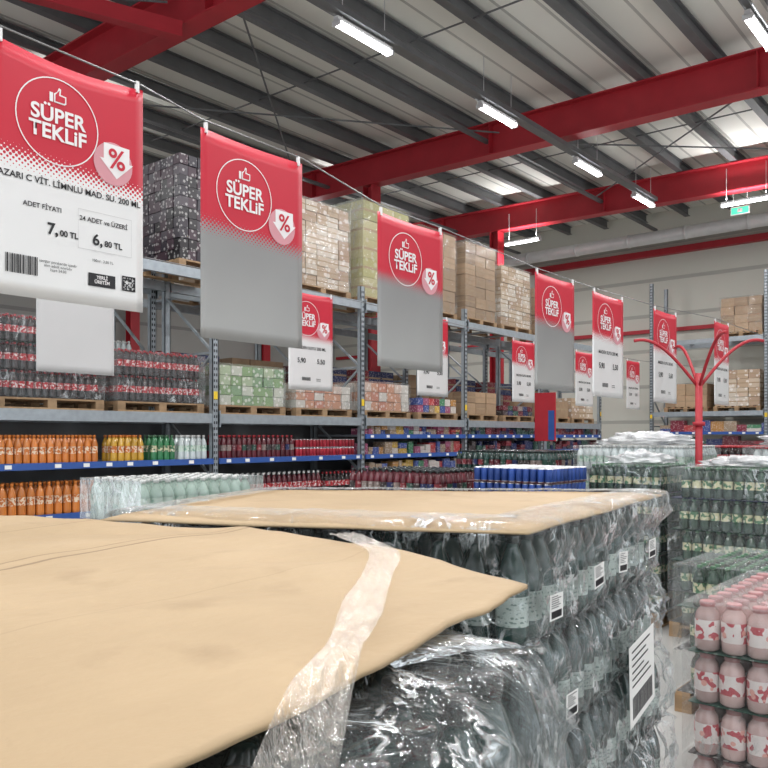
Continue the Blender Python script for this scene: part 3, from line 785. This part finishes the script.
def sign(X0,X1,Y,z0,z1,kind='sg',detail=2,dip=.015):
    W=X1-X0;Hh=z1-z0
    nx,nz=16,16;V=[];F=[]
    for j in range(nz+1):
        for i in range(nx+1):
            a=i/nx;b=j/nz
            z=b-(dip*math.sin(math.pi*a)*b)
            V.append((a*W,0,z*Hh))
    for j in range(nz):
        for i in range(nx):
            k=j*(nx+1)+i;F.append((k,k+1,k+nx+2,k+nx+1))
    me=bpy.data.meshes.new('hanging_sale_sign'); me.from_pydata(V,[],F); me.materials.append(M[kind]); 
    me.polygons.foreach_set('use_smooth',[True]*len(F))
    ob=bpy.data.objects.new('hanging_sale_sign' if kind!='paper' else 'hanging_paper_sign',me); COL.objects.link(ob); ob.location=(X0,Y,Z(z0))
    ob.modifiers.new('s','SOLIDIFY').thickness=.002
    mb=MB()
    for cx in (.03,W-.03):
        mb.box(cx-.007,cx+.007,-.008,.008,Hh-.02,Hh+.03,0)
    if kind=='paper':
        mb_local(mb,'clips',['sign_white'],ob); return ob
    y=-.004
    cx,cz=W*.40,Hh*.735; R=.178*Hh
    n=48
    for k in range(n):
        a0,a1=2*math.pi*k/n,2*math.pi*(k+1)/n
        pts=[(cx+math.cos(a)*r,cz+math.sin(a)*r) for a,r in ((a0,R-.005),(a1,R-.005),(a1,R),(a0,R))]
        flat(mb,pts,y,0)
    tz=cz+R*.56; u=.018*Hh/.95
    flat(mb,[(cx-2.0*u,tz-1.2*u),(cx-1.2*u,tz-1.2*u),(cx-1.2*u,tz+.8*u),(cx-2.0*u,tz+.8*u)],y,0)
    flat(mb,[(cx-1.0*u,tz-1.2*u),(cx+1.4*u,tz-1.2*u),(cx+1.8*u,tz-.9*u),(cx+1.8*u,tz+.7*u),(cx+.5*u,tz+.8*u),(cx+.6*u,tz+2.0*u),(cx+.1*u,tz+2.2*u),(cx-.3*u,tz+1.2*u),(cx-1.0*u,tz+.7*u)],y,0)
    flat(mb,[(cx-.7*u,tz-.9*u),(cx+1.2*u,tz-.9*u),(cx+1.5*u,tz-.7*u),(cx+1.5*u,tz+.4*u),(cx+.1*u,tz+.5*u),(cx+.25*u,tz+1.7*u),(cx-.7*u,tz+.5*u)],y-.001,1)
    tx,tz=W*.80,Hh*.65; q=.062*Hh
    disc=[(tx-.25*q+math.cos(a)*q*1.5,tz-.35*q+math.sin(a)*q*1.5) for a in np.linspace(0,2*math.pi,30)[:-1]]
    flat(mb,disc,y+.001,2)
    flat(mb,[(tx-q,tz+q),(tx-q,tz-.1*q),(tx-1.3*q,tz-.1*q),(tx,tz-1.35*q),(tx+1.3*q,tz-.1*q),(tx+q,tz-.1*q),(tx+q,tz+q)],y,0)
    mb_local(mb,'graphics',['sign_white','sign_red','sign_pink'],ob)
    text(ob,'SÜPER',cx,cz-.006*Hh,.084*Hh,'sign_white',.0022,y-.001)
    text(ob,'TEKLiF',cx,cz-.076*Hh,.084*Hh,'sign_white',.0022,y-.001)
    text(ob,'%',tx,tz-.04*Hh,.12*Hh,'sign_red',.002,y-.002)
    if kind=='sw':
        if detail==3:
            text(ob,'VAZARI C VİT. LİMNLU MAD. SU. 200 ML',W*.975,Hh*.465,.036,'black',.0006,y,'RIGHT')
            text(ob,'ADET FİYATI',W*.30,Hh*.365,.028,'black',.0004,y)
            text(ob,'24 ADET ve ÜZERİ',W*.71,Hh*.355,.028,'black',.0004,y)
            text(ob,'7,',W*.40,Hh*.27,.066,'black',.0018,y,'RIGHT');text(ob,'00 TL',W*.41,Hh*.27,.034,'black',.001,y,'LEFT')
            text(ob,'6,',W*.70,Hh*.262,.066,'black',.0016,y,'RIGHT');text(ob,'80 TL',W*.712,Hh*.262,.036,'black',.0008,y,'LEFT')
            text(ob,'100ml : 3,50 TL',W*.70,Hh*.19,.016,'black',0,y); text(ob,'satışlar perakende içindir\nalım adedi sınırlıdır\nkayıt 24.03',W*.40,Hh*.15,.016,'black',0,y)
            mb=MB(); q=.05
            while q<.18:
                w=random.choice([.002,.004,.006]); flat(mb,[(q,Hh*.09),(q+w,Hh*.09),(q+w,Hh*.165),(q,Hh*.165)],y,0); q+=w+.003
            for i in range(11):
                for j in range(11):
                    if random.random()<.55 or (i in(0,10) or j in (0,10)):
                        a=W*.84+i*.006;c=Hh*.085+j*.006; flat(mb,[(a,c),(a+.006,c),(a+.006,c+.006),(a,c+.006)],y,0)
            for (x0,x1,a0,a1) in ((W*.53,W*.91,Hh*.235,Hh*.237),(W*.53,W*.91,Hh*.40,Hh*.402),(W*.53,W*.532,Hh*.235,Hh*.402),(W*.908,W*.91,Hh*.235,Hh*.402)):
                flat(mb,[(x0,a0),(x1,a0),(x1,a1),(x0,a1)],y,1)
            flat(mb,[(W*.6,Hh*.085),(W*.79,Hh*.085),(W*.79,Hh*.14),(W*.6,Hh*.14)],y,0)
            mb_local(mb,'printed_codes',['black','paper'],ob)
            text(ob,'YERLİ\nÜRETİM',W*.695,Hh*.118,.020,'sign_white',.0005,y-.001)
        else:
            text(ob,'MADEN SUYU 200 ML',W*.5,Hh*.42,.045,'black',.0006,y); text(ob,'5,90',W*.28,Hh*.28,.07,'black',.001,y); text(ob,'5,50',W*.72,Hh*.28,.07,'black',.001,y)
            text(ob,'IIIIIIIIII      ::::::',W*.5,Hh*.1,.05,'black',.001,y)
    return ob
YS=3.15
S=[(1.37,2.04,.56,1.57,'sw',3,.03),(2.36,3.04,.48,1.5,'sg',2,.01),(3.68,4.36,.43,1.38,'sg',2,.01),(5.62,6.30,.38,1.32,'sg',2,.01),
   (6.66,7.33,.36,1.31,'sw',2,.01),(8.10,8.76,.355,1.33,'sw',2,.01),(10.05,10.62,.39,1.42,'sw',2,.01),(12.6,13.2,.5,1.4,'sw',2,.01),(14.6,15.2,.5,1.4,'sw',2,.01)]
for s in S: sign(s[0],s[1],YS,s[2],s[3],s[4],s[5],s[6])
mb=MB(); mb.tube([(-3,YS,Z(1.95)),(.3,YS,Z(1.74)),(1.4,YS,Z(1.61)),(2.04,YS,Z(1.59)),(2.36,YS,Z(1.54)),(3.04,YS,Z(1.53)),(3.7,YS,Z(1.42)),(4.36,YS,Z(1.41)),(5.62,YS,Z(1.35)),(6.66,YS,Z(1.34)),(8.1,YS,Z(1.36)),(10.05,YS,Z(1.45)),(12.6,YS,Z(1.44)),(15.2,YS,Z(1.45)),(20.4,YS,Z(1.7))],.004,segs=6)
mb.build('sign_cable',['cable'])
S2=[(2.92,3.58,.5,1.5,'paper'),(5.55,6.2,.48,1.5,'sw'),(7.7,8.35,.5,1.5,'sw'),(9.95,10.6,.5,1.4,'sw'),(11.95,12.6,.5,1.4,'sw'),(14,14.6,.5,1.4,'sw')]
for s in S2: sign(s[0],s[1],5.95,s[2],s[3],s[4],2,.01)
mb=MB(); mb.tube([(-3,5.95,Z(1.8)),(2.9,5.95,Z(1.54)),(6,5.95,Z(1.53)),(10,5.95,Z(1.43)),(14.6,5.95,Z(1.43)),(20.4,5.95,Z(1.6))],.005,segs=6)
mb.build('sign_cable',['cable'])

# ------------------------------------------------------------ world & camera
w=bpy.data.worlds.new('world'); scene.world=w; w.use_nodes=True
w.node_tree.nodes['Background'].inputs[0].default_value=(.90,.95,1,1); w.node_tree.nodes['Background'].inputs[1].default_value=1.15
cd=bpy.data.cameras.new('camera'); cd.sensor_width=36; cd.lens=790/768*36; cd.shift_y=52/768; cd.clip_start=.02; cd.clip_end=200
co=bpy.data.objects.new('camera',cd); COL.objects.link(co); co.location=(0,0,H); co.rotation_euler=(math.pi/2,0,math.radians(-49.9))
scene.camera=co
scene.view_settings.view_transform='Standard'
scene.view_settings.exposure=.25
